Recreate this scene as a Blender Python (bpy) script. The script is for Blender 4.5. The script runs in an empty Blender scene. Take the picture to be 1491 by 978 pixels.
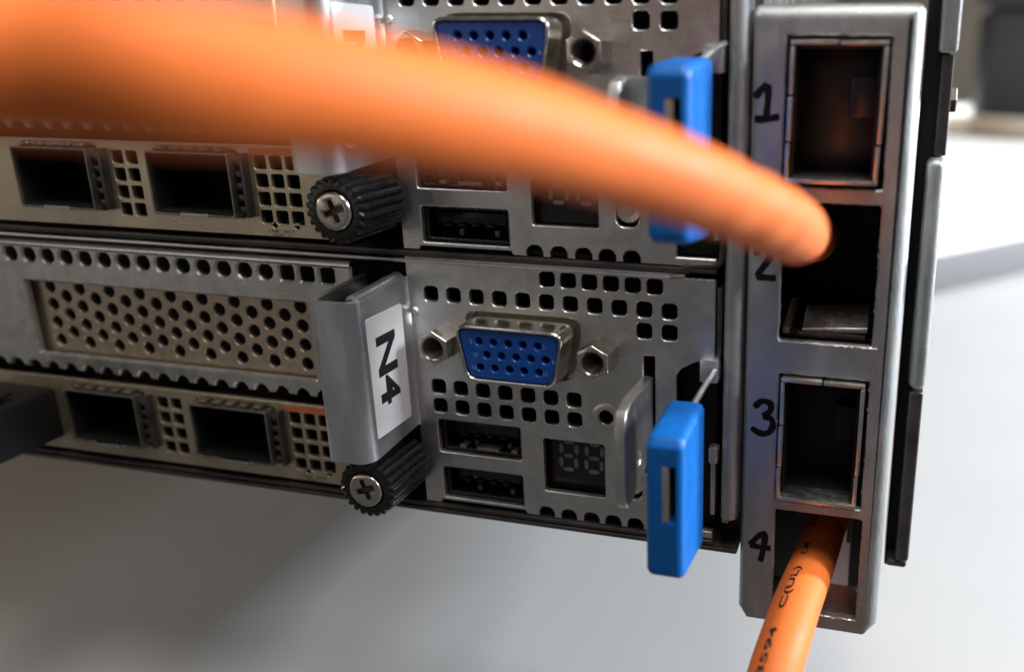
import bpy, bmesh, math, random
from mathutils import Vector, Matrix
from mathutils.geometry import tessellate_polygon
random.seed(7)
S = 0.001                                   # everything below is written in millimetres
scene = bpy.context.scene
COL = scene.collection

# ------------------------------------------------------------------ camera
W, H = 1491, 978
FPX, CX, CY = 1248.957, 1000.788, 459.418
R = Matrix(((0.9707888, 0.2398818, 0.0050786), (0.0742707, -0.2803078, -0.9570326), (-0.2281511, 0.9294537, -0.2899359)))
CAM = Vector((52.7004, -111.9654, 41.7017))
cd = bpy.data.cameras.new('camera'); cam = bpy.data.objects.new('camera', cd); COL.objects.link(cam)
m = Matrix((R[0], -R[1], -R[2])).transposed()
cam.matrix_world = Matrix.Translation(CAM * S) @ m.to_4x4()
cd.sensor_fit = 'HORIZONTAL'; cd.sensor_width = 36.0
cd.lens = FPX / W * 36.0
cd.shift_x = (W / 2 - CX) / W
cd.shift_y = (CY - H / 2) / W
cd.clip_start = 0.002; cd.clip_end = 20
cd.dof.use_dof = True; cd.dof.focus_distance = 0.127; cd.dof.aperture_fstop = 11.0
scene.camera = cam

# ------------------------------------------------------------------ light
world = bpy.data.worlds.new('World'); scene.world = world; world.use_nodes = True
bg = world.node_tree.nodes['Background']
bg.inputs[0].default_value = (1.0, 0.98, 0.96, 1); bg.inputs[1].default_value = 0.095
def area(name, loc, target, sx, sy, power, col, spread=180):
    l = bpy.data.lights.new(name, 'AREA'); l.shape = 'RECTANGLE'; l.size = sx * S; l.size_y = sy * S
    l.energy = power; l.color = col; l.spread = math.radians(spread)
    o = bpy.data.objects.new(name, l); COL.objects.link(o)
    o.location = Vector(loc) * S
    o.rotation_euler = (Vector(target) - Vector(loc)).to_track_quat('-Z', 'Y').to_euler()
    return o
area('ceiling_lamp', (95, -100, 430), (25, -10, 0), 150, 240, 1.6, (1.0, 0.97, 0.93))
area('side_lamp', (880, 420, 380), (0, 60, -60), 70, 70, 10.5, (0.90, 0.95, 1.0))
area('low_side_lamp', (1000, 520, 215), (-60, 60, -60), 80, 120, 9.5, (0.92, 0.95, 1.0))
area('left_bounce_fill', (-1150, 60, 160), (-150, 60, -90), 300, 120, 2.6, (1.0, 0.76, 0.48))  # added fill, stands in for warm bounce under the chassis
area('far_board_fill', (500, 1900, 1100), (450, 1900, 0), 700, 700, 26.0, (1.0, 0.99, 0.97), 110)  # added fill to brighten the top of the white board
area('handle_side_fill', (760, -12, 430), (0, 0, -10), 160, 160, 6.5, (0.84, 0.92, 1.0))  # added cool fill for the handle and its label, no window seen
area('front_fill', (-150, -700, 620), (0, 0, 0), 260, 200, 0.22, (1.0, 0.96, 0.91))  # weak fill to lift the front panels, no source seen
area('left_panel_fill', (-560, -620, 100), (-60, 0, -10), 380, 300, 0.30, (1.0, 0.92, 0.80))  # added fill to brighten the left-hand panels
scene.view_settings.view_transform = 'Standard'; scene.view_settings.look = 'None'
scene.view_settings.exposure = 0.0; scene.view_settings.gamma = 1.0

# ------------------------------------------------------------------ photo pixel -> place on a plane
def at(x, y, Y=None, Z=None, X=None):
    d = R.transposed() @ Vector(((x - CX) / FPX, (y - CY) / FPX, 1))
    if Y is not None: s = (Y - CAM.y) / d.y
    elif Z is not None: s = (Z - CAM.z) / d.z
    else: s = (X - CAM.x) / d.x
    return CAM + s * d
def at_depth(x, y, dep):
    return CAM + dep * (R.transposed() @ Vector(((x - CX) / FPX, (y - CY) / FPX, 1)))

# ------------------------------------------------------------------ materials
def mat(name, base, metal=0.0, rough=0.5, var=0.0, vscale=300, rvar=0.0, bump=0.0, bscale=1500, stretch=(1, 1, 1),
        spec=0.5, base2=None, sss=0.0, coat=0.0, wear=0.0):
    mt = bpy.data.materials.new(name); mt.use_nodes = True
    nt = mt.node_tree; p = nt.nodes['Principled BSDF']; N = nt.nodes.new; L = nt.links.new
    p.inputs['Base Color'].default_value = (*base, 1); p.inputs['Metallic'].default_value = metal
    p.inputs['Roughness'].default_value = rough; p.inputs['Specular IOR Level'].default_value = spec
    if coat: p.inputs['Coat Weight'].default_value = coat; p.inputs['Coat Roughness'].default_value = 0.15
    if sss:
        p.inputs['Subsurface Weight'].default_value = sss; p.inputs['Subsurface Scale'].default_value = 0.001
        p.inputs['Subsurface Radius'].default_value = (1.0, 0.35, 0.1)
    tc = N('ShaderNodeTexCoord'); mp = N('ShaderNodeMapping'); mp.inputs['Scale'].default_value = stretch
    L(tc.outputs['Object'], mp.inputs['Vector'])
    if var or rvar:
        n = N('ShaderNodeTexNoise'); n.inputs['Scale'].default_value = vscale; n.inputs['Detail'].default_value = 6
        n.inputs['Roughness'].default_value = 0.62
        L(mp.outputs[0], n.inputs['Vector'])
    if var:
        cr = N('ShaderNodeMix'); cr.data_type = 'RGBA'
        b2 = base2 or tuple(c * (1 - var) for c in base)
        cr.inputs['A'].default_value = (*b2, 1); cr.inputs['B'].default_value = (*[min(1, c * (1 + var * 0.6)) for c in base], 1)
        mr = N('ShaderNodeMapRange'); mr.inputs['From Min'].default_value = 0.3; mr.inputs['From Max'].default_value = 0.7
        L(n.outputs['Fac'], mr.inputs['Value']); L(mr.outputs[0], cr.inputs['Factor']); L(cr.outputs['Result'], p.inputs['Base Color'])
    if wear:                                # fine scratches and grey handling dirt that belong to the sheet itself
        src = p.inputs['Base Color'].links[0].from_socket
        for sc, lo, hi, tint, amt in (((2600, 2600, 90), 0.66, 0.70, 1.45, wear), ((90, 90, 2800), 0.67, 0.71, 1.45, wear), ((70, 70, 70), 0.52, 0.72, 0.55, wear * 0.8), ((1500, 1500, 1500), 0.70, 0.74, 1.6, wear)):
            m2 = N('ShaderNodeMapping'); m2.inputs['Scale'].default_value = sc; m2.inputs['Rotation'].default_value = (0, 0.35 if sc[0] != sc[2] else 0, 0)
            L(tc.outputs['Object'], m2.inputs['Vector'])
            ns = N('ShaderNodeTexNoise'); ns.inputs['Scale'].default_value = 1.0; ns.inputs['Detail'].default_value = 3; L(m2.outputs[0], ns.inputs['Vector'])
            r2 = N('ShaderNodeMapRange'); r2.inputs['From Min'].default_value = lo; r2.inputs['From Max'].default_value = hi; r2.inputs['To Max'].default_value = amt
            L(ns.outputs['Fac'], r2.inputs['Value'])
            mx = N('ShaderNodeMix'); mx.data_type = 'RGBA'; mx.inputs['B'].default_value = (*[min(0.95, c * tint) for c in base], 1)
            L(r2.outputs[0], mx.inputs['Factor']); L(src, mx.inputs['A']); src = mx.outputs['Result']
        L(src, p.inputs['Base Color'])
    if rvar:
        mr = N('ShaderNodeMapRange'); mr.inputs['From Min'].default_value = 0.3; mr.inputs['From Max'].default_value = 0.7
        mr.inputs['To Min'].default_value = max(0.02, rough - rvar); mr.inputs['To Max'].default_value = min(1, rough + rvar)
        L(n.outputs['Fac'], mr.inputs['Value']); L(mr.outputs[0], p.inputs['Roughness'])
    if bump:
        n2 = N('ShaderNodeTexNoise'); n2.inputs['Scale'].default_value = bscale; n2.inputs['Detail'].default_value = 4
        L(mp.outputs[0], n2.inputs['Vector'])
        b = N('ShaderNodeBump'); b.inputs['Strength'].default_value = bump; b.inputs['Distance'].default_value = 0.0002
        L(n2.outputs['Fac'], b.inputs['Height']); L(b.outputs[0], p.inputs['Normal'])
    return mt
M = {
    'steel': mat('zinc_steel', (0.66, 0.65, 0.63), 0.94, 0.35, 0.10, 420, 0.06, 0.22, 3000, wear=0.45),
    'ear': mat('ear_steel', (0.42, 0.43, 0.43), 0.88, 0.53, 0.12, 420, 0.08, 0.30, 2600, (1, 1, 0.35), wear=0.5),
    'cage': mat('cage_steel', (0.26, 0.235, 0.20), 0.9, 0.38, 0.2, 600, 0.1, 0.3, 2600),
    'tan': mat('tan_card_bracket', (0.58, 0.49, 0.37), 0.9, 0.42, 0.10, 500, 0.08, 0.25, 2600, wear=0.45),
    'nickel': mat('nickel', (0.60, 0.56, 0.50), 1.0, 0.24, 0.08, 700, 0.05, 0.10, 3200),
    'raw': mat('cut_edge_steel', (0.66, 0.62, 0.57), 1.0, 0.36, 0.15, 900, 0.08, 0.3, 1800),
    'handle': mat('handle_steel', (0.64, 0.67, 0.70), 0.92, 0.36, 0.16, 240, 0.08, 0.15, 2000, (1, 1, 0.3), wear=0.3),
    'dark_steel': mat('dark_steel', (0.10, 0.09, 0.085), 0.8, 0.42, 0.3, 260, 0.1, 0.2, 2000),
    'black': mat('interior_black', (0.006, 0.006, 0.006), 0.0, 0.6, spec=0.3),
    'plastic': mat('black_plastic', (0.010, 0.010, 0.011), 0.0, 0.27, 0.2, 900, 0.06, 0.1, 2500),
    'gloss': mat('gloss_black', (0.010, 0.009, 0.009), 0.0, 0.30, spec=0.6),
    'blue': mat('blue_plastic', (0.002, 0.125, 0.46), 0.0, 0.40, 0.12, 500, 0.08, 0.15, 3000, spec=0.35),
    'vga': mat('vga_blue', (0.005, 0.075, 0.36), 0.0, 0.26, 0.15, 900, 0.08, 0.2, 4000),
    'print_blue': mat('vga_number_blue', (0.22, 0.42, 0.80), 0.0, 0.35),
    'orange': mat('orange_jacket', (0.78, 0.17, 0.03), 0.0, 0.55, 0.07, 160, 0.08, 0.30, 700, sss=0.1, spec=0.3),
    'label': mat('white_label', (0.82, 0.83, 0.84), 0.0, 0.5, 0.04, 300),
    'ink': mat('black_ink', (0.012, 0.012, 0.012), 0.0, 0.55),
    'marker': mat('marker_ink', (0.010, 0.010, 0.011), 0.0, 0.85, 0.3, 900, spec=0.1),
    'seg': mat('display_segment', (0.17, 0.17, 0.165), 0.0, 0.4),
    'window': mat('display_plastic', (0.012, 0.010, 0.009), 0.0, 0.22),
    'strip_orange': mat('orange_strip_colour', (0.62, 0.16, 0.06), 0.0, 0.5, 0.2, 600),
    'gold': mat('contact_gold', (0.34, 0.29, 0.22), 0.7, 0.5),
    'edge_shade': mat('board_edge_shade', (0.16, 0.16, 0.165), 0.0, 0.5),  # shade of the board's front face, put into the colour
    'table': mat('white_table', (0.50, 0.50, 0.495), 0.0, 0.5, 0.03, 20, bump=0.05, bscale=300),
    'white': mat('white_laminate', (0.80, 0.80, 0.80), 0.0, 0.45, 0.03, 20),
    'case': mat('case_black', (0.02, 0.02, 0.022), 0.0, 0.5, 0.3, 20),
    'beige': mat('beige_hose', (0.42, 0.34, 0.25), 0.0, 0.55, 0.15, 30),
    'wall': mat('wall_paint', (0.22, 0.19, 0.16), 0.0, 0.8, 0.15, 5),
}

# ------------------------------------------------------------------ mesh helpers
def link(name, me, material, parent=None):
    o = bpy.data.objects.new(name, me); COL.objects.link(o)
    if material: me.materials.append(M[material])
    if parent: o.parent = parent
    return o
def mesh(name, verts, faces, material, parent=None, smooth=False, angle=None):
    me = bpy.data.meshes.new(name)
    me.from_pydata([(v[0] * S, v[1] * S, v[2] * S) for v in verts], [], faces)
    bm = bmesh.new(); bm.from_mesh(me)
    bmesh.ops.remove_doubles(bm, verts=bm.verts, dist=1e-7)
    bmesh.ops.recalc_face_normals(bm, faces=bm.faces)
    bm.to_mesh(me); bm.free()
    if smooth: me.shade_smooth()
    if angle is not None:
        me.shade_smooth(); me.set_sharp_from_angle(angle=math.radians(angle))
    return link(name, me, material, parent)
def tag(o, label, cat, group=None, kind=None):
    o['label'] = label
    if cat: o['category'] = cat
    if group: o['group'] = group
    if kind: o['kind'] = kind
    return o
def empty(name, loc=(0, 0, 0)):
    o = bpy.data.objects.new(name, None); COL.objects.link(o); o.location = Vector(loc) * S
    o.empty_display_size = 0.01
    return o
def area2(l): return sum(l[i][0] * l[(i + 1) % len(l)][1] - l[(i + 1) % len(l)][0] * l[i][1] for i in range(len(l))) / 2
def ccw(l): return l if area2(l) > 0 else l[::-1]
def rrect(x0, z0, x1, z1, r=0.0, n=4):
    if r <= 0: return [(x0, z0), (x1, z0), (x1, z1), (x0, z1)]
    out = []
    for cx, cz, a0 in ((x1 - r, z0 + r, -90), (x1 - r, z1 - r, 0), (x0 + r, z1 - r, 90), (x0 + r, z0 + r, 180)):
        for k in range(n + 1):
            a = math.radians(a0 + 90 * k / n); out.append((cx + r * math.cos(a), cz + r * math.sin(a)))
    return out
def circ(cx, cz, r, n=16, ph=0): return [(cx + r * math.cos(2 * math.pi * k / n + ph), cz + r * math.sin(2 * math.pi * k / n + ph)) for k in range(n)]
def offset(l, d):
    # l counter-clockwise; positive d goes inwards
    n = len(l); out = []
    for i in range(n):
        p0, p1, p2 = l[i - 1], l[i], l[(i + 1) % n]
        e1 = Vector((p1[0] - p0[0], p1[1] - p0[1])).normalized(); e2 = Vector((p2[0] - p1[0], p2[1] - p1[1])).normalized()
        n1 = Vector((-e1.y, e1.x)); n2 = Vector((-e2.y, e2.x)); b = n1 + n2
        k = max(0.35, 1 + n1.dot(n2))
        out.append((p1[0] + b.x * d / k, p1[1] + b.y * d / k))
    return out
def ragged(l, step=0.5, amp=0.05):
    out = []
    for i in range(len(l)):
        a, b = Vector(l[i]), Vector(l[(i + 1) % len(l)]); n = max(1, int((b - a).length / step))
        for k in range(n):
            p = a.lerp(b, k / n); out.append((p.x + random.gauss(0, amp), p.y + random.gauss(0, amp)))
    return out
FRONT = lambda x, y, z: (x, -z, y)           # drawn in X-Z, thickness towards the viewer (-Y)
SIDE = lambda x, y, z: (z, x, y)             # drawn in Y-Z, thickness along X
TOP = lambda x, y, z: (x, y, z)
def plate(name, outer, holes, z0, z1, material, parent=None, bev=0.12, mp=FRONT, back=True, rim=None, rimn=1, hole_depth=None, angle=35):
    """sheet between z0 (back) and z1 (front); rim rounds the outer front edge, bev chamfers the holes"""
    outer = ccw(list(outer)); holes = [ccw(list(h)) for h in holes]
    verts, faces = [], []
    def ring(loop, z):
        b = len(verts); verts.extend(mp(x, y, z) for x, y in loop); return b
    def strip(a, b, n):
        for i in range(n): faces.append((a + i, a + (i + 1) % n, b + (i + 1) % n, b + i))
    rim = bev if rim is None else rim
    n = len(outer); rings = []
    for k in range(rimn + 1):
        t = (math.pi / 2) * k / rimn
        rings.append(ring(offset(outer, rim * (1 - math.cos(t))), z1 - rim * (1 - math.sin(t))) if rimn > 1 else
                     ring(offset(outer, rim * k), z1 - rim * (1 - k)))
    if rimn > 1:
        pass
    bk = ring(outer, z0)
    strip(bk, rings[0], n)
    for a, b in zip(rings, rings[1:]): strip(a, b, n)
    fl = [offset(outer, rim)]; fi = list(range(rings[-1], rings[-1] + n))
    bl = [outer]; bi = list(range(bk, bk + n))
    for h in holes:
        hb = offset(h, -bev); a = ring(hb, z1); b = ring(h, z1 - bev); c = ring(h, z0 if hole_depth is None else z1 - hole_depth)
        strip(a, b, len(h)); strip(b, c, len(h))
        fl.append(hb); fi += range(a, a + len(h)); bl.append(h); bi += range(c, c + len(h))
    for tri in tessellate_polygon([[Vector((x, y, 0)) for x, y in l] for l in fl]): faces.append(tuple(fi[i] for i in tri))
    if back:
        for tri in tessellate_polygon([[Vector((x, y, 0)) for x, y in l] for l in bl]): faces.append(tuple(bi[i] for i in tri))
    return mesh(name, verts, faces, material, parent, angle=angle)
def box(name, lo, hi, material, parent=None, bev=0.2, seg=2, xf=None):
    bm = bmesh.new(); bmesh.ops.create_cube(bm, size=1)
    for v in bm.verts: v.co = Vector([lo[i] + (hi[i] - lo[i]) * (v.co[i] + 0.5) for i in range(3)])
    if bev > 0: bmesh.ops.bevel(bm, geom=bm.edges[:], offset=bev, segments=seg, affect='EDGES', profile=0.5)
    for v in bm.verts:
        if xf: v.co = xf(v.co)
        v.co *= S
    me = bpy.data.meshes.new(name); bm.to_mesh(me); bm.free()
    me.shade_smooth(); me.set_sharp_from_angle(angle=math.radians(40))
    return link(name, me, material, parent)
def lathe(name, prof, cx, cz, material, parent=None, n=32, angle=35, hexa=None):
    """prof: (radius, y) list revolved about the Y axis through (cx, cz)"""
    v, f = [], []
    for r, y in prof:
        for k in range(n):
            a = 2 * math.pi * k / n; v.append((cx + r * math.cos(a), y, cz + r * math.sin(a)))
    for i in range(len(prof) - 1):
        for k in range(n): f.append((i * n + k, i * n + (k + 1) % n, (i + 1) * n + (k + 1) % n, (i + 1) * n + k))
    return mesh(name, v, f, material, parent, angle=angle)
def spline(pts, n=10):
    P = [Vector(p) for p in pts]; P = [2 * P[0] - P[1]] + P + [2 * P[-1] - P[-2]]; out = []
    for i in range(1, len(P) - 2):
        a, b, c, d = P[i - 1:i + 3]
        for k in range(n):
            t = k / n
            out.append(0.5 * ((2 * b) + (c - a) * t + (2 * a - 5 * b + 4 * c - d) * t * t + (3 * b - a - 3 * c + d) * t ** 3))
    out.append(P[-2]); return out
def frames(path):
    T = [(path[min(i + 1, len(path) - 1)] - path[max(i - 1, 0)]).normalized() for i in range(len(path))]
    u = T[0].cross(Vector((0.3, 0.2, 1))).normalized(); out = []
    for i, t in enumerate(T):
        u = (u - t * u.dot(t)).normalized(); out.append((t, u, t.cross(u)))
    return out
def tube(name, path, r, material, parent=None, n=28, cap=True):
    fr = frames(path); v, f = [], []
    for i, p in enumerate(path):
        rr = r(i / (len(path) - 1)) if callable(r) else r
        t, a, b = fr[i]
        for k in range(n):
            q = 2 * math.pi * k / n; v.append(p + (a * math.cos(q) + b * math.sin(q)) * rr)
    for i in range(len(path) - 1):
        for k in range(n): f.append((i * n + k, i * n + (k + 1) % n, (i + 1) * n + (k + 1) % n, (i + 1) * n + k))
    if cap:
        f.append(tuple(range(n))[::-1]); f.append(tuple(range((len(path) - 1) * n, len(path) * n)))
    return mesh(name, v, f, material, parent, angle=50)
def text_mesh(body, size, weight=0.0):
    """flat outline of a word as (verts2d, faces), from the built-in font"""
    c = bpy.data.curves.new('lettering', 'FONT'); c.body = body; c.size = size; c.offset = weight; c.resolution_u = 4
    o = bpy.data.objects.new('lettering', c); COL.objects.link(o)
    dg = bpy.context.evaluated_depsgraph_get(); me = o.evaluated_get(dg).to_mesh()
    v = [(p.co.x, p.co.y) for p in me.vertices]; f = [tuple(p.vertices) for p in me.polygons]
    o.evaluated_get(dg).to_mesh_clear(); bpy.data.objects.remove(o); bpy.data.curves.remove(c)
    return v, f
def lettering(name, body, size, place, material, parent, weight=0.0):
    v, f = text_mesh(body, size, weight)
    return mesh(name, [place(x, y) for x, y in v], f, material, parent)
def ribbon(name, strokes, width, place, material, parent):
    """marker strokes: flat ribbons of slightly changing width"""
    V, F = [], []
    lift = 0.0
    for st in strokes:
        p = spline([Vector((a, b, 0)) for a, b in st], 8); n = len(p); b0 = len(V); lift += 0.006
        for i, q in enumerate(p):
            t = (p[min(i + 1, n - 1)] - p[max(i - 1, 0)]).normalized(); s = Vector((-t.y, t.x, 0))
            w = width * (0.5 + 0.05 * math.sin(i * 0.45))
            if i in (0, n - 1): w *= 0.6
            for k in (-1, 0, 1): V.append(place(*(q + s * w * k).xy, lift))
        for i in range(n - 1):
            for k in range(2): F.append((b0 + 3 * i + k, b0 + 3 * i + k + 1, b0 + 3 * i + 4 + k, b0 + 3 * i + 3 + k))
    return mesh(name, V, F, material, parent)

PITCH = 42.05
# ------------------------------------------------------------------ setting
ZT = -90.0
t = box('tabletop', (-700, -8, ZT - 30), (700, 2600, ZT), 'table', None, 3); t['kind'] = 'structure'
w = box('wall', (-2500, 3000, ZT - 800), (2500, 3050, 2200), 'wall', None, 4); w['kind'] = 'structure'

# ------------------------------------------------------------------ server node (built once, copied for the one above)
def sq(cx, cz, s=2.35, r=0.62): return rrect(cx - s / 2, cz - s / 2, cx + s / 2, cz + s / 2, r, 3)
def dshape(hw, hh, r, tilt=0.17):
    top = [(hw, hh), (-hw, hh)]; k = hh * 2 * tilt
    pts = [(-hw + k, -hh), (hw - k, -hh), (hw, hh), (-hw, hh)]
    o = []
    for i in range(4):
        a, b, c = Vector(pts[i - 1]), Vector(pts[i]), Vector(pts[(i + 1) % 4])
        d1 = (a - b).normalized(); d2 = (c - b).normalized()
        for s in range(6):
            u = s / 5; p0 = b + d1 * r; p2 = b + d2 * r
            q = p0 * (1 - u) ** 2 + b * 2 * u * (1 - u) + p2 * u * u; o.append((q.x, q.y))
    return ccw(o)
def build_node():
    root = empty('server_node')
    # --- right hand face plate with its vents
    def notch_top(c, w=2.6, d=1.7): return [(c + w / 2, -28.2), (c + w / 2, -28.2 + d - .9), (c + w / 2 - .35, -28.2 + d - .25), (c + .5, -28.2 + d), (c - .5, -28.2 + d), (c - w / 2 + .35, -28.2 + d - .25), (c - w / 2, -28.2 + d - .9), (c - w / 2, -28.2)]
    out = [(-18.6, -28.2)]
    out += [(-16.0, -28.2), (-15.7, -27.6), (-1.2, -27.6), (-0.8, -28.2)]
    for c in (2.5, 6.2, 9.95, 13.5, 17.1): out += notch_top(c)[::-1]
    out += [(21.0, -28.2), (29.2, -28.2), (29.2, -27.0), (23.6, -27.0), (23.6, -2.4), (24.3, -1.3), (26.2, -0.2), (29.2, 0.7), (29.2, 12.2), (-18.6, 12.2)]
    holes = []
    for k in range(7):
        for z in (-7.85, -11.05): holes.append(sq(-14.65 + 3.73 * k, z))
    for k in range(11): holes.append(sq(-14.7 + 3.73 * k, 7.12))
    for x in (18.85, 22.6): holes.append(sq(x, 3.95))
    for k in range(6): holes.append(rrect(3.0 + 3.25 * k, 9.45, 5.4 + 3.25 * k, 11.75, 0.6, 3))
    holes.append(rrect(-15.4, -19.0, -1.3, -13.4, 0.35, 2))            # upper usb
    holes.append(rrect(-15.2, -27.0, -1.3, -21.6, 0.35, 2))            # lower usb
    holes.append(rrect(2.4, -23.6, 12.35, -14.7, 0.3, 2))              # display
    holes.append(circ(12.75, -10.1, 1.15, 18))
    holes.append(rrect(18.7, -18.6, 20.4, 0.2, 0.1, 1))                # slot of the finger tab
    holes.append(circ(17.2, -20.7, 1.3, 10) if False else rrect(14.9, -23.2, 18.3, -18.6, 1.2, 4))
    vg = [(-9.6, 4.9), (9.6, 4.9), (10.2, 4.0), (8.9, -4.3), (8.0, -5.1), (-8.0, -5.1), (-8.9, -4.3), (-10.2, 4.0)]
    holes.append(dshape(9.55, 4.95, 2.3))
    plate('face_plate', out, holes, -1.0, 0.0, 'steel', root, 0.14)
    # bends back at top and right edge of the sheet
    def bend_x(name, x0, x1, z, sgn, material, r=1.4, depth=14):
        v, f = [], []
        prof = [(0, z)] + [(r * (1 - math.cos(a)), z + sgn * r * math.sin(a)) for a in [math.pi / 2 * k / 6 for k in range(1, 7)]] + [(depth, z + sgn * r)]
        for y, zz in prof: v += [(x0, y, zz), (x1, y, zz)]
        for i in range(len(prof) - 1): f.append((2 * i, 2 * i + 1, 2 * i + 3, 2 * i + 2))
        return mesh(name, v, f, material, root, smooth=True)
    bend_x('top_bend', -18.6, 24.8, 12.2, 1, 'steel', 0.9)
    lathe('bend_stub', [(0.2, 0.1), (1.0, 0.3), (1.2, 2), (1.2, 6)], 26.2, 11.2, 'dark_steel', root, 16)
    # --- solid black body, stands in for the shaded interior behind the vents
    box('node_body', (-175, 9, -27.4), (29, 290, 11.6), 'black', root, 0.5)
    # --- dimple ring
    lathe('dimple', [(1.2, 0.6), (1.25, -0.12), (1.7, -0.22), (2.1, -0.10), (2.3, 0.02)], 12.75, -10.1, 'steel', root, 24)
    # --- vga port
    flange = plate('vga_port', dshape(9.9, 4.85, 1.6), [dshape(8.2, 3.9, 1.4)], -1.9, -0.9, 'nickel', root, 0.2)
    def shell(name, loops, material, parent):
        v, f = [], []; n = len(loops[0][0])
        for l, y in loops: v += [(x, y, z) for x, z in l]
        for i in range(len(loops) - 1):
            for k in range(n): f.append((i * n + k, i * n + (k + 1) % n, (i + 1) * n + (k + 1) % n, (i + 1) * n + k))
        return mesh(name, v, f, material, parent, angle=50)
    D = dshape(8.55, 4.35, 2.0)
    shell('shell', [(offset(D, -0.9), 1.2), (offset(D, -0.35), 0.7), (D, 0.0), (D, -4.7), (offset(D, .12), -5.1), (offset(D, .35), -5.25), (offset(D, .55), -5.1), (offset(D, .6), -4.6), (offset(D, .6), -1)], 'nickel', flange)
    pins = [circ((c - 2) * 2.29 + (1.145 if r == 1 else 0) - 0.1, (1 - r) * 1.98, 0.56, 16) for r in range(3) for c in range(5)]
    ins = plate('insert', offset(D, 0.62), pins, 0.5, 4.93, 'vga', flange, 0.18, hole_depth=3.0, back=False)
    plate('socket_floor', offset(D, 0.8), [], 1.0, 2.2, 'black', flange, 0.05)
    for body, x, z in (('5', -6.05, 1.55), ('10', -5.75, -0.4), ('15', -6.1, -2.4), ('1', 5.3, 1.6), ('6', 6.6, -0.4), ('11', 5.1, -2.4)):
        lettering('pin_number', body, 1.0, lambda a, b, x=x, z=z: (x + a * 0.85, -4.96, z + b), 'print_blue', ins)
    # --- hex standoffs
    for x in (-12.5, 12.5):
        hx = [(x + 2.75 * math.cos(math.radians(60 * k + 30)), 0 + 2.75 * math.sin(math.radians(60 * k + 30))) for k in range(6)]
        st = plate('hex_standoff', hx, [circ(x, 0, 1.62, 20)], 0.0, 4.55, 'nickel', root, 0.2, rim=0.35, rimn=3, hole_depth=4.4)
        prof = []
        for k in range(12): prof += [(1.60, -4.3 + 0.34 * k), (1.36, -4.13 + 0.34 * k)]
        lathe('thread', prof, x, 0, 'dark_steel', st, 20)  # darker than the nickel, paints in the shade of the bore
        lathe('bore_end', [(1.6, -0.5), (0.01, -0.5)], x, 0, 'black', st, 12)
    # --- usb ports
    for z0, z1 in ((-19.0, -13.4), (-27.0, -21.6)):
        zc = (z0 + z1) / 2
        u = plate('usb_port', rrect(-15.1, z0 + 0.12, -1.5, z1 - 0.12, 0.3), [rrect(-14.6, z0 + .55, -2.0, z1 - .55, 0.2)], -8.5, -1.05, 'plastic', root, 0.08)
        box('tongue', (-13.9, 2.2, zc - 0.1), (-2.7, 8.5, zc + 1.7), 'plastic', u, 0.15)
        for k in range(4): box('contact', (-12.6 + 2.3 * k, 1.7, zc - .35), (-11.4 + 2.3 * k, 8.4, zc - .05), 'plastic', u, 0.04)
        box('back_wall', (-15.0, 8.3, z0 + .1), (-1.6, 8.9, z1 - .1), 'black', u, 0.0)
        for x0, x1, dz in ((-12.3, -11.2, 0), (-9.4, -5.6, -.1), (-3.4, -2.4, 0)) if z0 > -20 else ():
            box('spring_finger', (x0, 0.9, z0 + .62 + dz), (x1, 2.6, z0 + 1.12 + dz), 'gold', u, 0.08)
        for x in (-10.0, -4.3): box('spring_bump', (x, 1.4, z0 + 1.0), (x + .8, 2.6, z0 + 2.0), 'dark_steel', u, 0.2)
    # --- two digit display
    dsp = plate('display', rrect(2.0, -24.0, 12.8, -14.3, 0.3), [], -4.2, -2.2, 'window', root, 0.1)
    def seg(x, z, vert, L=1.9, w=0.42):
        h = L / 2
        p = [(-h, 0), (-h + w, -w * .8), (h - w, -w * .8), (h, 0), (h - w, w * .8), (-h + w, w * .8)]
        p = [(b, a) for a, b in p] if vert else p
        plate('segment', [(x + a + (z + 19) * 0.05, z + b) for a, b in p], [], 2.0 - 4.2, 0.12 - 2.2, 'seg', dsp, 0.02)
    for cx in (5.7, 9.9):
        for dz in (2.35, 0, -2.35): seg(cx, -18.2 + dz, False)
        for dx in (-1.25, 1.25):
            for dz in (1.18, -1.18): seg(cx + dx, -18.2 + dz, True)
    # --- push button in its round hole
    bt = lathe('push_button', [(0.05, 0.5), (0.7, 0.5), (0.85, 0.7), (1.7, 0.55), (1.85, 0.8), (1.85, 6)], 16.6, -20.9, 'handle', root, 24)
    # --- steel finger tab
    fo = [(0.5, -3.0), (-9.5, -2.7), (-12.2, -3.4), (-13.2, -5.0), (-13.2, -16.2), (-12.4, -17.5), (-11.0, -17.6), (0.5, -14.5)]
    plate('finger_tab', fo, [circ(-7.2, -12.6, 1.0, 16)], 18.6, 20.1, 'steel', root, 0.2, mp=SIDE, rim=0.3, rimn=3)
    # --- thumbscrew
    cx, cz = -21.45, -20.8
    kn = 22; gear = []
    for k in range(kn):
        for q, r in ((0.0, 4.15), (0.22, 4.55), (0.5, 4.68), (0.78, 4.55)):
            a = 2 * math.pi * (k + q) / kn; gear.append((cx + r * math.cos(a), cz + r * math.sin(a)))
    ts = plate('thumbscrew', gear, [circ(cx, cz, 2.75, 28)], 0.9, 11.3, 'plastic', root, 0.25, rim=0.55, rimn=3, hole_depth=1.2, angle=28)
    lathe('collar', [(3.2, -1.0), (3.2, 1.5)], cx, cz, 'dark_steel', ts, 24)
    cr = []
    for k in range(4):
        a = math.radians(90 * k + 20)
        for r, d in ((1.65, -13), (1.65, 13), (0.62, 45)):
            cr.append((cx + r * math.cos(a + math.radians(d)), cz + r * math.sin(a + math.radians(d))))
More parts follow.
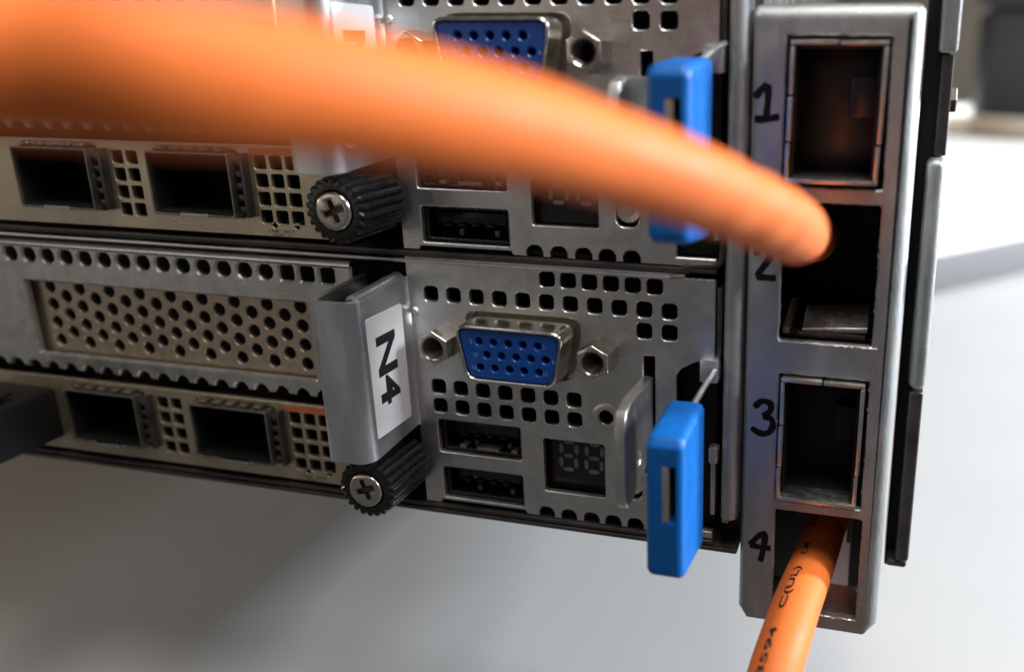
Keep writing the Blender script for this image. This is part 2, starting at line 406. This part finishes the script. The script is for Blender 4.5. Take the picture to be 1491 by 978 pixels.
    plate('screw_head', circ(cx, cz, 2.68, 32), [cr], 10.3, 11.75, 'nickel', ts, 0.3, rim=0.45, rimn=4)
    plate('screw_recess', circ(cx, cz, 2.3, 16), [], 10.2, 10.6, 'dark_steel', ts, 0.02)
    # --- pull handle with its paper label
    hv, hf = [], []
    prof = [(-26.2, 0.0), (-26.2, -11.4)]
    for k in range(1, 7): a = math.pi / 2 * k / 6; prof.append((-26.2 + 1.6 * (1 - math.cos(a)), -11.7 - 1.6 * math.sin(a)))
    for k in range(0, 7): a = math.pi / 2 * k / 6; prof.append((-21.0 + 2.3 * math.sin(a), -11.0 - 2.3 * math.cos(a)))
    prof += [(-18.7, -1.2), (-18.6, -0.4), (-18.3, 0.0)]
    hvo = [Vector((x, y, 0)) for x, y in prof]
    inn = []
    for i, q in enumerate(hvo):
        tt = (hvo[min(i + 1, len(hvo) - 1)] - hvo[max(i - 1, 0)]).normalized(); inn.append(q + Vector((-tt.y, tt.x, 0)) * 0.9)
    n = len(hvo)
    def hz(y, top): return (8.7 + 0.9 * (13.3 + y) / 13.3) if top else (-15.6 + 1.0 * (13.3 + y) / 13.3)
    for loop in (hvo, inn):
        for q in loop: hv += [(q.x, q.y, hz(q.y, False)), (q.x, q.y, hz(q.y, False) + .2), (q.x, q.y, hz(q.y, True) - .2), (q.x, q.y, hz(q.y, True))]
    for i in range(n - 1):
        for b0, fl in ((0, 0), (4 * n, 1)):
            for j in range(3):
                hf.append((b0 + 4 * i + j, b0 + 4 * i + 4 + j, b0 + 4 * i + 5 + j, b0 + 4 * i + 1 + j))
        for j in (0, 3): hf.append((4 * i + j, 4 * i + 4 + j, 4 * n + 4 * i + 4 + j, 4 * n + 4 * i + j))
    for i in (0, n - 1):
        for j in range(3): hf.append((4 * i + j, 4 * i + j + 1, 4 * n + 4 * i + j + 1, 4 * n + 4 * i + j))
    ha = mesh('pull_handle', hv, hf, 'handle', root, angle=32)
    tube('rolled_edge', [Vector((-19.95, y, hz(y, True) - 0.5)) for y in (-11.6, -11.2, -8, -4, -1, -0.2)], 1.24, 'handle', ha, 16)
    lb = plate('paper_label', rrect(-11.0, -12.4, -1.9, 5.9, 0.3, 2), [], -18.69, -18.62, 'label', ha, 0.02, mp=SIDE)
    # sheet behind the handle and rivet
    lathe('rivet', [(0.05, -0.5), (0.5, -0.4), (0.7, 0)], -17.6, 4.2, 'steel', root, 14)
    # --- riser cover with its row of vents and its perforated inset
    ro = [(-175, -12.2)]
    x = -122.5
    cs = [-99.0 + 3.93 * k for k in range(-18, 19)]
    for c in cs:
        ro += [(c - 1.35, -12.2), (c - 1.1, -11.5), (c - 0.5, -11.0), (c + 0.5, -11.0), (c + 1.1, -11.5), (c + 1.35, -12.2)]
    ro += [(-19.4, -12.2), (-19.4, 7.4), (-28.3, 7.4), (-28.3, 10.4), (-175, 10.4)]
    rh = [circ(-95.0 + 3.93 * k, 8.55, 1.35, 14) for k in range(-19, 14)]
    rh += [sq(x, 8.6, 2.5, .5) for x in (-40.0, -36.35, -32.7)]
    rh.append(rrect(-93.2, -9.2, -36.9, 3.9, 0.3, 2))
    plate('riser_cover', ro, rh, -1.3, -0.3, 'steel', root, 0.32)
    ph = [circ(-90.1 + 6.3 * c + (3.15 if r % 2 else 0), 2.6 - 1.64 * r, 1.12, 14) for r in range(7) for c in range(9 if r % 2 == 0 else 8)]
    plate('perforated_inset', rrect(-95, -10.6, -35, 5.4), ph, -2.9, -2.1, 'tan', root, 0.16)
    bend_x('riser_top_bend', -175, -28.3, 10.4, 1, 'steel', 0.9)
    # --- network card bracket with two cages
    go = rrect(-175, -27.6, -28.2, -13.6, 0.2, 1)
    gh = []
    def grill(x0, cols, rows, pitch=2.78, s=2.1):
        for c in range(cols):
            for r in range(rows): gh.append(rrect(x0 + c * pitch - s / 2, -16.2 - r * 2.78 - s / 2, x0 + c * pitch + s / 2, -16.2 - r * 2.78 + s / 2, .2, 1))
    grill(-68.2, 2, 4); grill(-41.8, 3, 4)
    cages = ((-86.8, -72.6), (-60.5, -46.2))
    for a, b in cages: gh.append(rrect(a - .6, -24.9, b + .6, -14.6, .2, 1))
    gh += [circ(-40.6, -26.2 + 0.4, 0.45, 10), circ(-36.6, -26.2 + 0.4, 0.45, 10)]
    gh = [h for h in gh]
    cb = plate('card_bracket', go, gh, -0.8, 0.0, 'tan', root, 0.1)
    mesh('indicator_backing', [(-42, 1.2, -26.6), (-35, 1.2, -26.6), (-35, 1.2, -25), (-42, 1.2, -25)], [(0, 1, 2, 3)], 'black', cb)
    lettering('print', 'LNK  ACT', 0.85, lambda a, b: (-41.8 + a * 1.25, -0.03, -26.95 + b * .8), 'ink', cb)
    lettering('print', 'PORT 2', 0.75, lambda a, b: (-41.0 + a * 1.2, -0.03, -27.5 + b * .7), 'ink', cb)
    box('orange_strip', (-43.4, -0.1, -15.0), (-30.0, -0.02, -14.0), 'strip_orange', cb, 0.0)  # thin flat orange patch on the bracket
    for a, b in cages:
        cg = plate('cable_cage', rrect(a - .45, -24.7, b + .45, -14.8, .25, 2), [rrect(a - .1, -24.35, b + .1, -15.15, .2, 2)], -16, 2.0, 'cage', root, 0.1)
        box('cage_back', (a, 12, -24.2), (b, 12.6, -15.3), 'black', cg, 0)
        plate('cage_dark_sleeve', rrect(a - .08, -24.33, b + .08, -15.17, .2, 2), [rrect(a + .2, -24.0, b - .2, -15.5, .2, 2)], -12, 1.5, 'black', cg, 0.05)  # black sleeve added to darken the inside of the cage
        for zc, yy in ((-25.0, 0), ): plate('latch_lip', rrect(a + 5.0, -24.6, a + 10.2, -24.05, .2, 2), [], 2.0, 2.6, 'nickel', cg, 0.1)
        for k in range(5):
            box('spring_finger', (b + .5, -1.2, -23.9 + 1.8 * k), (b + 1.9, 0.2, -22.9 + 1.8 * k), 'dark_steel', cg, 0.3)
            box('spring_finger', (a + 1.2 + 2.7 * k, -1.6, -14.75), (a + 2.9 + 2.7 * k, 0.2, -13.95), 'cage', cg, 0.3)
        box('gasket', (b + 1.9, -1.4, -24.6), (b + 2.5, -0.02, -14.8), 'dark_steel', cg, 0.1)
    # --- latch lever with blue grip
    lv = empty('release_latch'); lv.parent = root
    def bl(v):
        return v
    gx0, gx1, gy0, gy1 = 24.8, 29.8, -20.2, -8.2
    go = [(gy0, -4.0), (gy0 + 0.9, -2.9), (gy1 - 1.0, -2.2), (gy1, -3.0), (gy1, -22.8), (gy1 - .8, -24.0), (gy0 + 1.2, -22.7), (gy0, -21.8)]
    V, F = [], []; gl = ccw(go); n = len(gl); rr = 1.0; stp = 5
    rings = []
    for side in (0, 1):
        for k in range(stp + 1):
            a = math.pi / 2 * k / stp; k2 = a if side == 0 else math.pi / 2 - a
            ins_ = rr * (1 - math.sin(k2)); x = gx0 + rr * (1 - math.cos(k2)) if side == 0 else gx1 - rr * (1 - math.cos(k2))
            rings.append(len(V)); V += [(x, y, z) for y, z in offset(gl, ins_)]
    for a, b in zip(rings, rings[1:]):
        for i in range(n): F.append((a + i, a + (i + 1) % n, b + (i + 1) % n, b + i))
    F.append(tuple(range(rings[0], rings[0] + n))); F.append(tuple(range(rings[-1], rings[-1] + n)))
    gme = mesh('grip', V, F, 'blue', lv)
    bm = bmesh.new(); bm.from_mesh(gme.data)
    ed = [e for e in bm.edges if len(e.link_faces) == 2 and e.calc_face_angle(0) > 0.45]
    bmesh.ops.bevel(bm, geom=ed, offset=0.35 * S, segments=2, affect='EDGES', profile=0.5)
    bm.to_mesh(gme.data); bm.free()
    gme.data.shade_smooth(); gme.data.set_sharp_from_angle(angle=math.radians(45))
    cut = box('cutter', (27.0, -23, -14.3), (28.85, -16.5, -6.4), None, None, 0.1, 1)
    md = gme.modifiers.new('slot', 'BOOLEAN'); md.object = cut; md.operation = 'DIFFERENCE'; md.solver = 'EXACT'
    dg = bpy.context.evaluated_depsgraph_get(); dg.update()
    nm = bpy.data.meshes.new_from_object(gme.evaluated_get(dg)); gme.modifiers.clear(); gme.data = nm
    bpy.data.objects.remove(cut)
    nm.materials.clear(); nm.materials.append(M['blue'])
    nm.shade_smooth(); nm.set_sharp_from_angle(angle=math.radians(38))
    wn = gme.modifiers.new('even_normals', 'WEIGHTED_NORMAL'); wn.keep_sharp = True; wn.weight = 100
    box('lever_plate', (26.9, -20.1, -14.2), (27.95, -16.6, -6.5), 'raw', lv, 0.1)
    box('slot_floor', (27.9, -17.6, -14.4), (28.9, -16.4, -6.3), 'black', lv, 0.0)
    tube('lever_arm', spline([(29.6, -1.0, -0.6), (28.9, -5.5, -1.6), (28.2, -11.5, -3.2)], 5), 0.42, 'steel', lv, 10)
    box('hinge_block', (27.3, -1.4, -2.6), (30.0, 1.6, 1.0), 'handle', root, 0.4)
    box('hinge_block', (28.6, -0.6, -15.4), (30.0, 1.2, -12.8), 'steel', root, 0.3)
    box('hinge_strip', (28.7, 0.8, -24.5), (29.4, 3.0, -15.4), 'steel', root, 0.1)
    box('edge_strip', (29.45, 0.2, 1.0), (30.15, 3.0, 11.0), 'dark_steel', root, 0.12)
    box('latch_floor', (23.4, 3.2, -27.2), (29.0, 3.6, 1.0), 'black', root, 0.0)
    # bottom sill of the node
    box('bottom_sill', (-175, -0.35, -29.0), (29.4, 8, -28.35), 'dark_steel', root, 0.12)
    return root
node = build_node()
def copy_tree(o, parent=None):
    c = o.copy(); COL.objects.link(c); c.parent = parent
    for ch in list(o.children): copy_tree(ch, c)
    return c
upper = copy_tree(node); upper.location = Vector((0, 0, PITCH)) * S
for ch in upper.children:
    if ch.name.startswith('release_latch'): ch.location = Vector((0.5, 0, 1.7)) * S
# the writing on the two handle labels (read from above downwards)
def on_label(size, z_top):
    return lambda a, b: (-18.60, -8.3 + b, z_top - a)
for nd, body in ((node, 'N4'), (upper, 'N')):
    for h in nd.children:
        if h.name.startswith('pull_handle'):
            for l in h.children:
                if l.name.startswith('paper_label'):
                    lettering('lettering', body, 6.4, lambda a, b: (-18.61, -9.0 + b * 1.02, 3.0 - a * 1.36), 'ink', l, 0.22)
GN = 'server nodes stacked in the chassis'
tag(node, 'lower grey steel server module, its pull handle marked N4 on a white label', 'server', GN)
tag(upper, 'upper grey steel server module partly hidden behind the thick orange cable', 'server', GN)

# ------------------------------------------------------------------ chassis that holds both nodes
ch = empty('server_chassis', (0, 0, 0))
box('bottom_plate', (-330, 0.3, -30.5), (33.0, 295, -29.1), 'dark_steel', ch, 0.3)
box('bottom_lip', (-330, -0.6, -29.75), (33.0, 0.5, -29.2), 'dark_steel', ch, 0.15)
box('shelf', (-330, -0.2, 12.75), (25.5, 290, 13.35), 'dark_steel', ch, 0.2)
box('shelf_lip', (-330, -0.7, 11.9), (23.0, 2.0, 12.45), 'steel', ch, 0.2)
tube('shelf_hook', spline([(22.5, 0.2, 13.0), (24.0, 0, 13.2), (25.4, 0, 13.9), (27.5, 0, 14.1), (29.3, 0, 14.3), (30.0, 0, 15.4), (30.1, 0, 19)], 5), 0.45, 'dark_steel', ch, 8)
plate('blank_cover', rrect(-330, -28.9, -176, 54.0, 0.3, 2), [], -1.2, -0.2, 'steel', ch, 0.2)
box('top_plate', (-330, 0.4, 54.2), (33.0, 295, 55.4), 'dark_steel', ch, 0.3)
box('side_wall', (30.3, 4.2, -29.05), (32.8, 295, 54.1), 'dark_steel', ch, 0.2)
rail = [(30.4, 4), (30.4, 0.9)]
for k in range(1, 8): a = math.pi * k / 8; rail.append((31.7 - 1.3 * math.cos(a), 0.7 - 1.5 * math.sin(a)))
rail += [(33.0, 0.9), (33.0, 4)]
v = [(x, y, z) for z in (-24.2, 56) for x, y in rail]; n = len(rail)
mesh('side_rail', v, [(i, i + 1, n + i + 1, n + i) for i in range(n - 1)] + [tuple(range(n))], 'ear', ch, angle=60)
box('side_rail_foot', (30.5, 0.6, -25.6), (31.6, 3, -24.25), 'gold', ch, 0.2)
for x in (-300, 15):
    for y in (190, 275): lathe('foot', [(0.1, 0), (7, 0), (8, 1), (8, 2)], 0, 0, 'plastic', None, 8) if False else box('foot', (x - 9, y - 9, ZT), (x + 9, y + 9, -30.4), 'plastic', ch, 0.8)
tag(ch, 'dark steel chassis frame holding both server modules beside the numbered bracket', 'chassis')

# ------------------------------------------------------------------ numbered bracket (rack ear)
EX0, EX1, EZ0, EZ1 = 33.35, 54.3, -40.8, 47.9
ear = empty('rack_bracket', (44, 0, EZ0))
EO = Vector((44, 0, EZ0))
def under(o, root):
    for c in list(root.children):
        c.matrix_parent_inverse = Matrix.Translation(-root.location)
eo = [(EX0 + 1.2, EZ0), (EX1 - 1.3, EZ0), (EX1, EZ0 + 1.4), (EX1, EZ1 - 0.9), (EX1 - .35, EZ1 - 0.25), (EX1 - 0.9, EZ1), (EX0 + 0.9, EZ1), (EX0 + .35, EZ1 - .25), (EX0, EZ1 - 0.9), (EX0, EZ0 + 1.2)]
slots = [(37.75, 25.35, 50.75, 44.2), (38.15, 4.2, 50.8, 23.4), (38.45, -20.3, 50.85, -0.6), (38.6, -38.6, 51.2, -21.8)]
hl = [ragged(rrect(*s, 0.3, 2), 0.7, 0.035) for s in slots]
def ear_shell():
    outer = ccw(eo); V, F = [], []
    def ring(l, y): b = len(V); V.extend((x, y, z) for x, z in l); return b
    n = len(outer); rr = 1.9; rs = []
    rs.append(ring(outer, 12.0))
    lastloop = None
    for k in range(8):
        a = math.pi / 2 * k / 7; d = rr * (1 - math.cos(a)); l = offset(outer, d)
        l = [(x0_ + (x - x0_) * 0.45 if x0_ < EX0 + 1.3 else x, z) for (x, z), (x0_, z0_) in zip(l, outer)]
        l = [(x, EZ0 if z0_ < EZ0 + 0.01 else max(z, EZ0)) for (x, z), (x0_, z0_) in zip(l, outer)]
        rs.append(ring(l, rr * (1 - math.sin(a)))); lastloop = l
    for a, b in zip(rs, rs[1:]):
        for i in range(n):
            if a == rs[0] and outer[i][1] < EZ0 + .01 and outer[(i + 1) % n][1] < EZ0 + .01:
                pass
            F.append((a + i, a + (i + 1) % n, b + (i + 1) % n, b + i))
    fl = [lastloop]; fi = list(range(rs[-1], rs[-1] + n))
    for h in hl:
        h = ccw(h); m_ = len(h); a = ring(offset(h, -0.16), 0); b = ring(h, 0.16); c = ring(h, 1.3)
        for p, q in ((a, b), (b, c)):
            for i in range(m_): F.append((p + i, p + (i + 1) % m_, q + (i + 1) % m_, q + i))
        fl.append(offset(h, -0.16)); fi += range(a, a + m_)
    for t in tessellate_polygon([[Vector((x, z, 0)) for x, z in l] for l in fl]): F.append(tuple(fi[i] for i in t))
    return mesh('bracket_face', V, F, 'ear', ear, angle=40)
ear_shell()
# bright burrs left by the punch along the lower edges of the openings
bv, bf = [], []
for (x0, z0, x1, z1), zz in ((slots[1], 4.2), (slots[2], -20.3), (slots[3], -38.6)):
    x = x0 + 3.5
    while x < x1 - 0.3:
        l = random.uniform(0.2, 1.1); h = random.uniform(0.05, 0.17); b = len(bv)
        bv += [(x, -0.03, zz - h), (x + l, -0.03, zz - h * .6), (x + l, 0.12, zz + h), (x, 0.12, zz + h * .7)]; bf.append((b, b + 1, b + 2, b + 3)); x += l + random.uniform(0.05, 0.9)
for (x0, z0, x1, z1) in slots[1:]:
    for k in range(7):
        z = random.uniform(z0 + 1, z1 - 1); l = random.uniform(0.15, 0.6); h = random.uniform(.04, .13); b = len(bv)
        bv += [(x1 - h, 0.1, z), (x1 + h, -0.03, z), (x1 + h * .5, -0.03, z + l), (x1 - h, 0.1, z + l)]; bf.append((b, b + 1, b + 2, b + 3))
o = mesh('punch_burr', bv, bf, 'raw', ear); o['kind'] = 'stuff'
box('dark_backing', (35.2, 17.4, 1.0), (53.6, 18.4, 46.5), 'black', ear, 0.1)  # black sheet added to keep the empty second slot dark
box('dark_screen', (33.7, 3.0, -40.0), (34.2, 17.2, 46.0), 'black', ear, 0.05)  # black screens added so the gaps behind the slots stay dark
box('dark_screen', (53.3, 3.0, -40.0), (53.8, 17.2, 46.0), 'black', ear, 0.05)
box('dark_screen', (34.3, 17.4, -50.0), (42.3, 18.2, 0.9), 'black', ear, 0.05)
box('dark_screen', (42.35, 17.4, -27.0), (48.5, 18.2, 0.9), 'black', ear, 0.05)
box('dark_screen', (48.55, 17.4, -36.2), (49.2, 18.2, 0.9), 'black', ear, 0.05)
box('dark_screen', (49.25, 17.4, -50.0), (53.6, 18.2, 0.9), 'black', ear, 0.05)
box('slot_dimming_plate', (43.0, 25.6, -58.0), (52.6, 26.2, -36.2), 'handle', ear, 0.1)  # added plate, dulls the bright table seen through the fourth slot
box('inner_shelf', (38.0, 6.0, 2.4), (51.5, 16.8, 3.4), 'dark_steel', ear, 0.1)
# loose metal pieces seen inside the open second slot
box('bent_tab', (41.0, 3.2, 4.6), (50.0, 9.2, 5.4), 'raw', ear, 0.12, xf=lambda c: Vector((c.x, c.y, c.z + (c.y - 3) * 0.30 + (44 - c.x) * -0.07)))
box('bent_tab_face', (40.4, 2.4, 4.2), (49.8, 2.9, 5.0), 'dark_steel', ear, 0.1)
box('guide_strip', (38.4, 2.0, 4.6), (39.4, 13.0, 5.6), 'gold', ear, 0.15, xf=lambda c: Vector((c.x, c.y, c.z + (c.y - 2) * 0.12)))
# handwritten numbers
def px(pts): return [tuple(at(x, y, Y=0).xz) for x, y in pts]
z6 = lambda pts: px([(1050 + x / 2.329, y / 2.329) for x, y in pts])
z7 = lambda pts: px([(1050 + x / 3.49, 380 + y / 3.49) for x, y in pts])
z8 = lambda pts: px([(1080 + x / 3.943, 730 + y / 3.943) for x, y in pts])
nums = [[z6([(114, 332), (138, 302), (158, 286)]), z6([(158, 286), (160, 330), (153, 398)]), z6([(112, 404), (150, 404), (198, 396)])],
        [px([(1101, 372), (1105, 360), (1115, 355), (1123, 362), (1119, 378), (1101, 402)]), px([(1101, 402), (1114, 404), (1130, 405)])],
        [z7([(168, 742), (205, 712), (248, 722), (250, 760), (212, 788)]), z7([(212, 788), (252, 800), (262, 838), (238, 872), (195, 872), (152, 845)])],
        [z8([(142, 178), (92, 200), (45, 246)]), z8([(45, 246), (100, 258), (166, 268)]), z8([(136, 180), (126, 260), (106, 342)])]]
for st in nums:
    ribbon('handwritten_number', st, 0.92, lambda a, b, l: (a, -0.02 - l, b), 'marker', ear)
under(None, ear)
tag(ear, 'grey steel bracket with four openings handwritten 1 to 4 in black marker', 'bracket')

# ------------------------------------------------------------------ metal jack sleeves in the openings 1 and 3
def jack(name, x0, z0, x1, z1, lean, label, body='gloss'):
    root = empty(name, ((x0 + x1) / 2, 1, z0)); k0 = set(bpy.data.objects)
    def xf(c): return Vector((c.x + (c.z - z0) * lean, c.y, c.z))
    th = 0.55; mid = x0 + (x1 - x0) * 0.5; zq = z0 + (z1 - z0) * 0.62; y0 = -1.0
    def b(nm, lo, hi, m_, bev=0.12): return box(nm, lo, hi, m_, root, bev, 2, xf)
    sag = lambda c: Vector((c.x + (c.z - z0) * lean, c.y, c.z - 0.35 * math.sin(math.pi * (c.x - x0) / (x1 - x0))))
    b('shield_wall', (x0, y0, z1 - th), (mid - .12, 14, z1), 'raw'); b('shield_wall', (mid + .12, y0 + .15, z1 - th - .05), (x1, 14, z1 - .08), 'raw')
    b('shield_wall', (x0, y0 + .1, zq + .15), (x0 + th, 14, z1 - th - .1), 'raw'); b('shield_wall', (x0 - .05, y0, z0 + 5.3), (x0 + th, 14, zq - .15), 'raw')
    b('shield_wall', (x0 - .1, y0 + .2, z0 + .1), (x0 + th - .1, 14, z0 + 5.0), 'raw')
    b('shield_wall', (x1 - th, y0 + .1, z0 + 5.2), (x1, 14, z1 - th - .2), 'raw'); b('shield_wall', (x1 - th - .1, y0 + .3, z0 + th), (x1 - .1, 14, z0 + 4.9), 'raw')
    b('shield_wall', (x0 + .1, y0, z0), (x1 - .1, 14, z0 + th), 'raw')
    b('jack_body', (x0 + th + .05, 7.5, z0 + th + .05), (x1 - th - .15, 15.5, z1 - th - .15), body, 0.2)
    b('liner', (x1 - th - .42, 0.6, z0 + th + .1), (x1 - th - .2, 7.4, z1 - th - .2), body, 0.05)
    b('liner', (x0 + th + .06, 0.6, z0 + th + .1), (x0 + th + .25, 7.4, z1 - th - .2), body, 0.05)
    b('liner', (x0 + th + .3, 0.8, z1 - th - .45), (x1 - th - .5, 7.4, z1 - th - .2), body, 0.05)
    b('liner', (x0 + th + .3, 3.0, z0 + th + .05), (x1 - th - .5, 7.4, z0 + th + .3), body, 0.05)
    b('plug_step', (x0 + 7.4, 4.5, z0 + 8.0), (x1 - th - .45, 7.45, z0 + 13.2), body, 0.2)
    under(None, root)
    tag(root, label, 'jack', 'metal jack shells in the bracket')
    return root
jack('metal_jack', 38.2, 26.0, 50.1, 43.6, 0.014, 'empty metal jack shell in the top opening of the numbered bracket, reflecting the orange cable')
jack('metal_jack', 38.75, -19.7, 50.2, -0.9, 0.006, 'empty black metal jack shell just above the opening where the printed cable comes out', 'black')

# ------------------------------------------------------------------ mounting flange behind the bracket
fl = empty('mounting_flange', (57, 10, -38))
def fbar(nm, z0, z1, x0, x1, y, m_, r=0.9):
    box(nm, (x0, y, z0), (x1, y + 9, z1), m_, fl, r, 4)
box('backing_plate', (54.9, 14.2, -37.3), (58.2, 24, 60), 'black', fl, 0.2)
fbar('flange_lip', 42.2, 60, 56.5, 58.9, 10, 'ear', 0.5)
box('recessed_strip', (57.0, 12.4, 28.6), (58.65, 16, 42.0), 'dark_steel', fl, 0.3)
fbar('flange_lip', -5.2, 28.4, 56.2, 58.7, 10, 'ear', 1.1)
fbar('lower_strip', -34.2, -5.6, 56.4, 58.5, 10.6, 'dark_steel', 0.5)
box('lower_edge', (55.1, 11.0, -35.6), (58.3, 20, -34.4), 'dark_steel', fl, 0.5)
bm_o = plate('bolt_head', circ(16.5, 36.0, 1.9, 6), [], 58.7, 59.6, 'dark_steel', fl, 0.15, mp=SIDE)
under(None, fl)
tag(fl, 'narrow dark mounting flange with grey lips behind the numbered bracket', 'flange')

# ------------------------------------------------------------------ orange cables
CR = 3.1
def cdep(w): return 2 * CR * FPX / w
front = [at_depth(-330, 40, 33), at_depth(-120, 72, 34), at_depth(60, 92, 35.3), at_depth(230, 108, 36.0), at_depth(420, 125, 38.8), at_depth(600, 157, 43),
         at_depth(760, 190, 48.5), at_depth(880, 226, 54.5), at_depth(1000, 266, 61.5), at_depth(1090, 303, 69.0), at_depth(1138, 326, 75.5), at_depth(1156, 336, 82), at_depth(1162, 340, 92)]
g0 = (front[0] - front[1]).normalized()
front = [front[0] + g0 * 130 + Vector((0, 0, -45)), front[0] + g0 * 75 + Vector((0, 0, -14)), front[0] + g0 * 30 + Vector((0, 0, -2))] + front
e0 = at(1172, 345, Y=-1.0); front += [e0, Vector((41.6, 7, 17.0)), Vector((41.8, 13.5, 16.4))]
pf = spline(front, 12)
NP = len(pf)
def crease(t):                              # the jacket puckers a little where the cable is bent sharply
    k = t * (NP - 1) / 12
    return CR * (1 + 0.012 * math.sin(k * 3.1) + (0.035 * math.sin(k * 9.5) if 11.2 < k < 14.5 else 0))
cab = tube('orange_cable', pf, crease, 'orange', None, 36)
tag(cab, 'thick orange network cable arching through the air into the opening marked 2', 'cable')
c0 = at(1210, 735, Y=19)
back = [Vector((c0.x - 1, 95, c0.z + 10)), Vector((c0.x - 1, 65, c0.z + 5)), Vector((c0.x - 0.5, 40, c0.z + 1.5)), c0, at(1200, 770, Y=14), at(1184, 818, Y=5), at(1160, 880, Y=-7.5), at(1140, 940, Y=-16), at(1126, 985, Y=-20.5), at(1105, 1060, Y=-26)]
last = back[-1]; back += [Vector((last.x - 2, -38, last.z - 5)), Vector((last.x - 4, -52, last.z - 16)), Vector((last.x - 5, -62, last.z - 40)), Vector((last.x - 6, -64, last.z - 90)), Vector((last.x - 6, -62, last.z - 180))]
pb = spline(back, 12)
CR2 = 3.4
cab2 = tube('orange_cable', pb, CR2, 'orange', None, 36)
tag(cab2, 'orange cable with black printed letters coming out of the opening marked 4', 'cable')
# black print running up the hanging cable
fr = frames(pb); arc = [0]
for i in range(1, len(pb)): arc.append(arc[-1] + (pb[i] - pb[i - 1]).length)
def on_cable(s, ang):
    i = max(j for j in range(len(arc)) if arc[j] <= s) if s > 0 else 0
    i = min(i, len(pb) - 2); u = (s - arc[i]) / (arc[i + 1] - arc[i]); p = pb[i].lerp(pb[i + 1], u); t = fr[i][0].lerp(fr[i + 1][0], u).normalized()
    c = (CAM - p); c = (c - t * c.dot(t)).normalized()          # any fixed reference round the jacket would do; the maker's print faces this way
    l = t.cross(c); 
    return p + (c * math.cos(ang) + l * math.sin(ang)) * (CR2 + 0.03)
def s_near(x, y):
    best = None
    for i, p in enumerate(pb):
        q = R @ (p - CAM); d = (CX + FPX * q.x / q.z - x) ** 2 + (CY + FPX * q.y / q.z - y) ** 2
        if best is None or d < best[0]: best = (d, arc[i])
    return best[1]
SGN = 1
tq = on_cable(s_near(1180, 830), 0.5); q = R @ (tq - CAM); q0 = R @ (on_cable(s_near(1180, 830), 0.0) - CAM)
SGN = 1 if q.x / q.z < q0.x / q0.z else -1
for body, x, y, st in (('24AWG', 1190, 790, 2.0), ('CM', 1172, 838, 2.0), ('C(UL)', 1140, 915, 2.9), ('E88594', 1106, 1045, 2.3)):
    s0 = s_near(x, y)
    lettering('jacket_print', body, 1.4, lambda a, b, s0=s0, st=st: on_cable(s0 - a * st, SGN * (0.42 + b / CR2)), 'ink', cab2, 0.03)

# ------------------------------------------------------------------ black plug at the left
pl = empty('cable_plug', (-98, -10, -22))
box('plug_body', (-104.5, -26, -25.4), (-91.5, 3, -15.8), 'black', pl, 0.9)
box('plug_collar', (-105.2, -46, -26.4), (-91.0, -24, -14.8), 'black', pl, 1.4)
box('pull_tab', (-103, -44, -14.9), (-93, -6, -14.2), 'black', pl, 0.3)
tube('plug_cord', spline([(-98, -44, -20.5), (-98.5, -60, -21), (-102, -78, -30), (-106, -86, -60), (-108, -88, -120), (-110, -86, -220)], 8), 2.4, 'plastic', pl, 16)
under(None, pl)
tag(pl, 'black cable plug pushed into the port at the end of the lower server module', 'plug')

# ------------------------------------------------------------------ things on the table far behind
a = at(1365, 428, Z=ZT); b = at(1491, 398, Z=ZT); d = (b - a).normalized(); nrm = Vector((-d.y, d.x, 0))
if nrm.y < 0: nrm = -nrm
a0 = a - d * 260
bd = empty('white_board', a0)
prof = [(0, 1), (1, 0.2), (4, 0.05)]
bme = box('panel', (0, 0, 0.1), (1500, 1250, 27), 'white', bd, 6, 4, xf=lambda c: d * c.x + nrm * c.y + Vector((0, 0, c.z)))
box('edge_strip', (4, -1.6, 2), (1490, -0.02, 24), 'edge_shade', bd, 0.5, 2, xf=lambda c: d * c.x + nrm * c.y + Vector((0, 0, c.z)))  # grey colour stands in for shade on the board's front face
tag(bd, 'blurred white board with a rounded edge lying on the table behind the bracket', 'board')
cs_ = at(1462, 112, Y=1250)
ks = empty('equipment_case', (cs_.x, 1250, ZT + 27))
box('case_body', (-30, 0, 0), (260, 180, 170), 'case', ks, 8, 3); box('case_lid', (-33, -4, 172), (263, 184, 230), 'case', ks, 8, 3)
box('latch', (60, -8, 150), (90, 0, 190), 'beige', ks, 2)
tag(ks, 'blurred black case standing on the white board far behind', 'case')
hp = [at(1385, 104, Y=1150), at(1420, 128, Y=1150), at(1450, 138, Y=1130), at(1491, 140, Y=1110), at(1560, 135, Y=1100)]
hs = tube('beige_hose', spline([Vector((p.x, p.y, ZT + 27 + 14)) for p in hp], 8), 14, 'beige', None, 18)
tag(hs, 'blurred beige hose lying in front of the black case', 'hose')
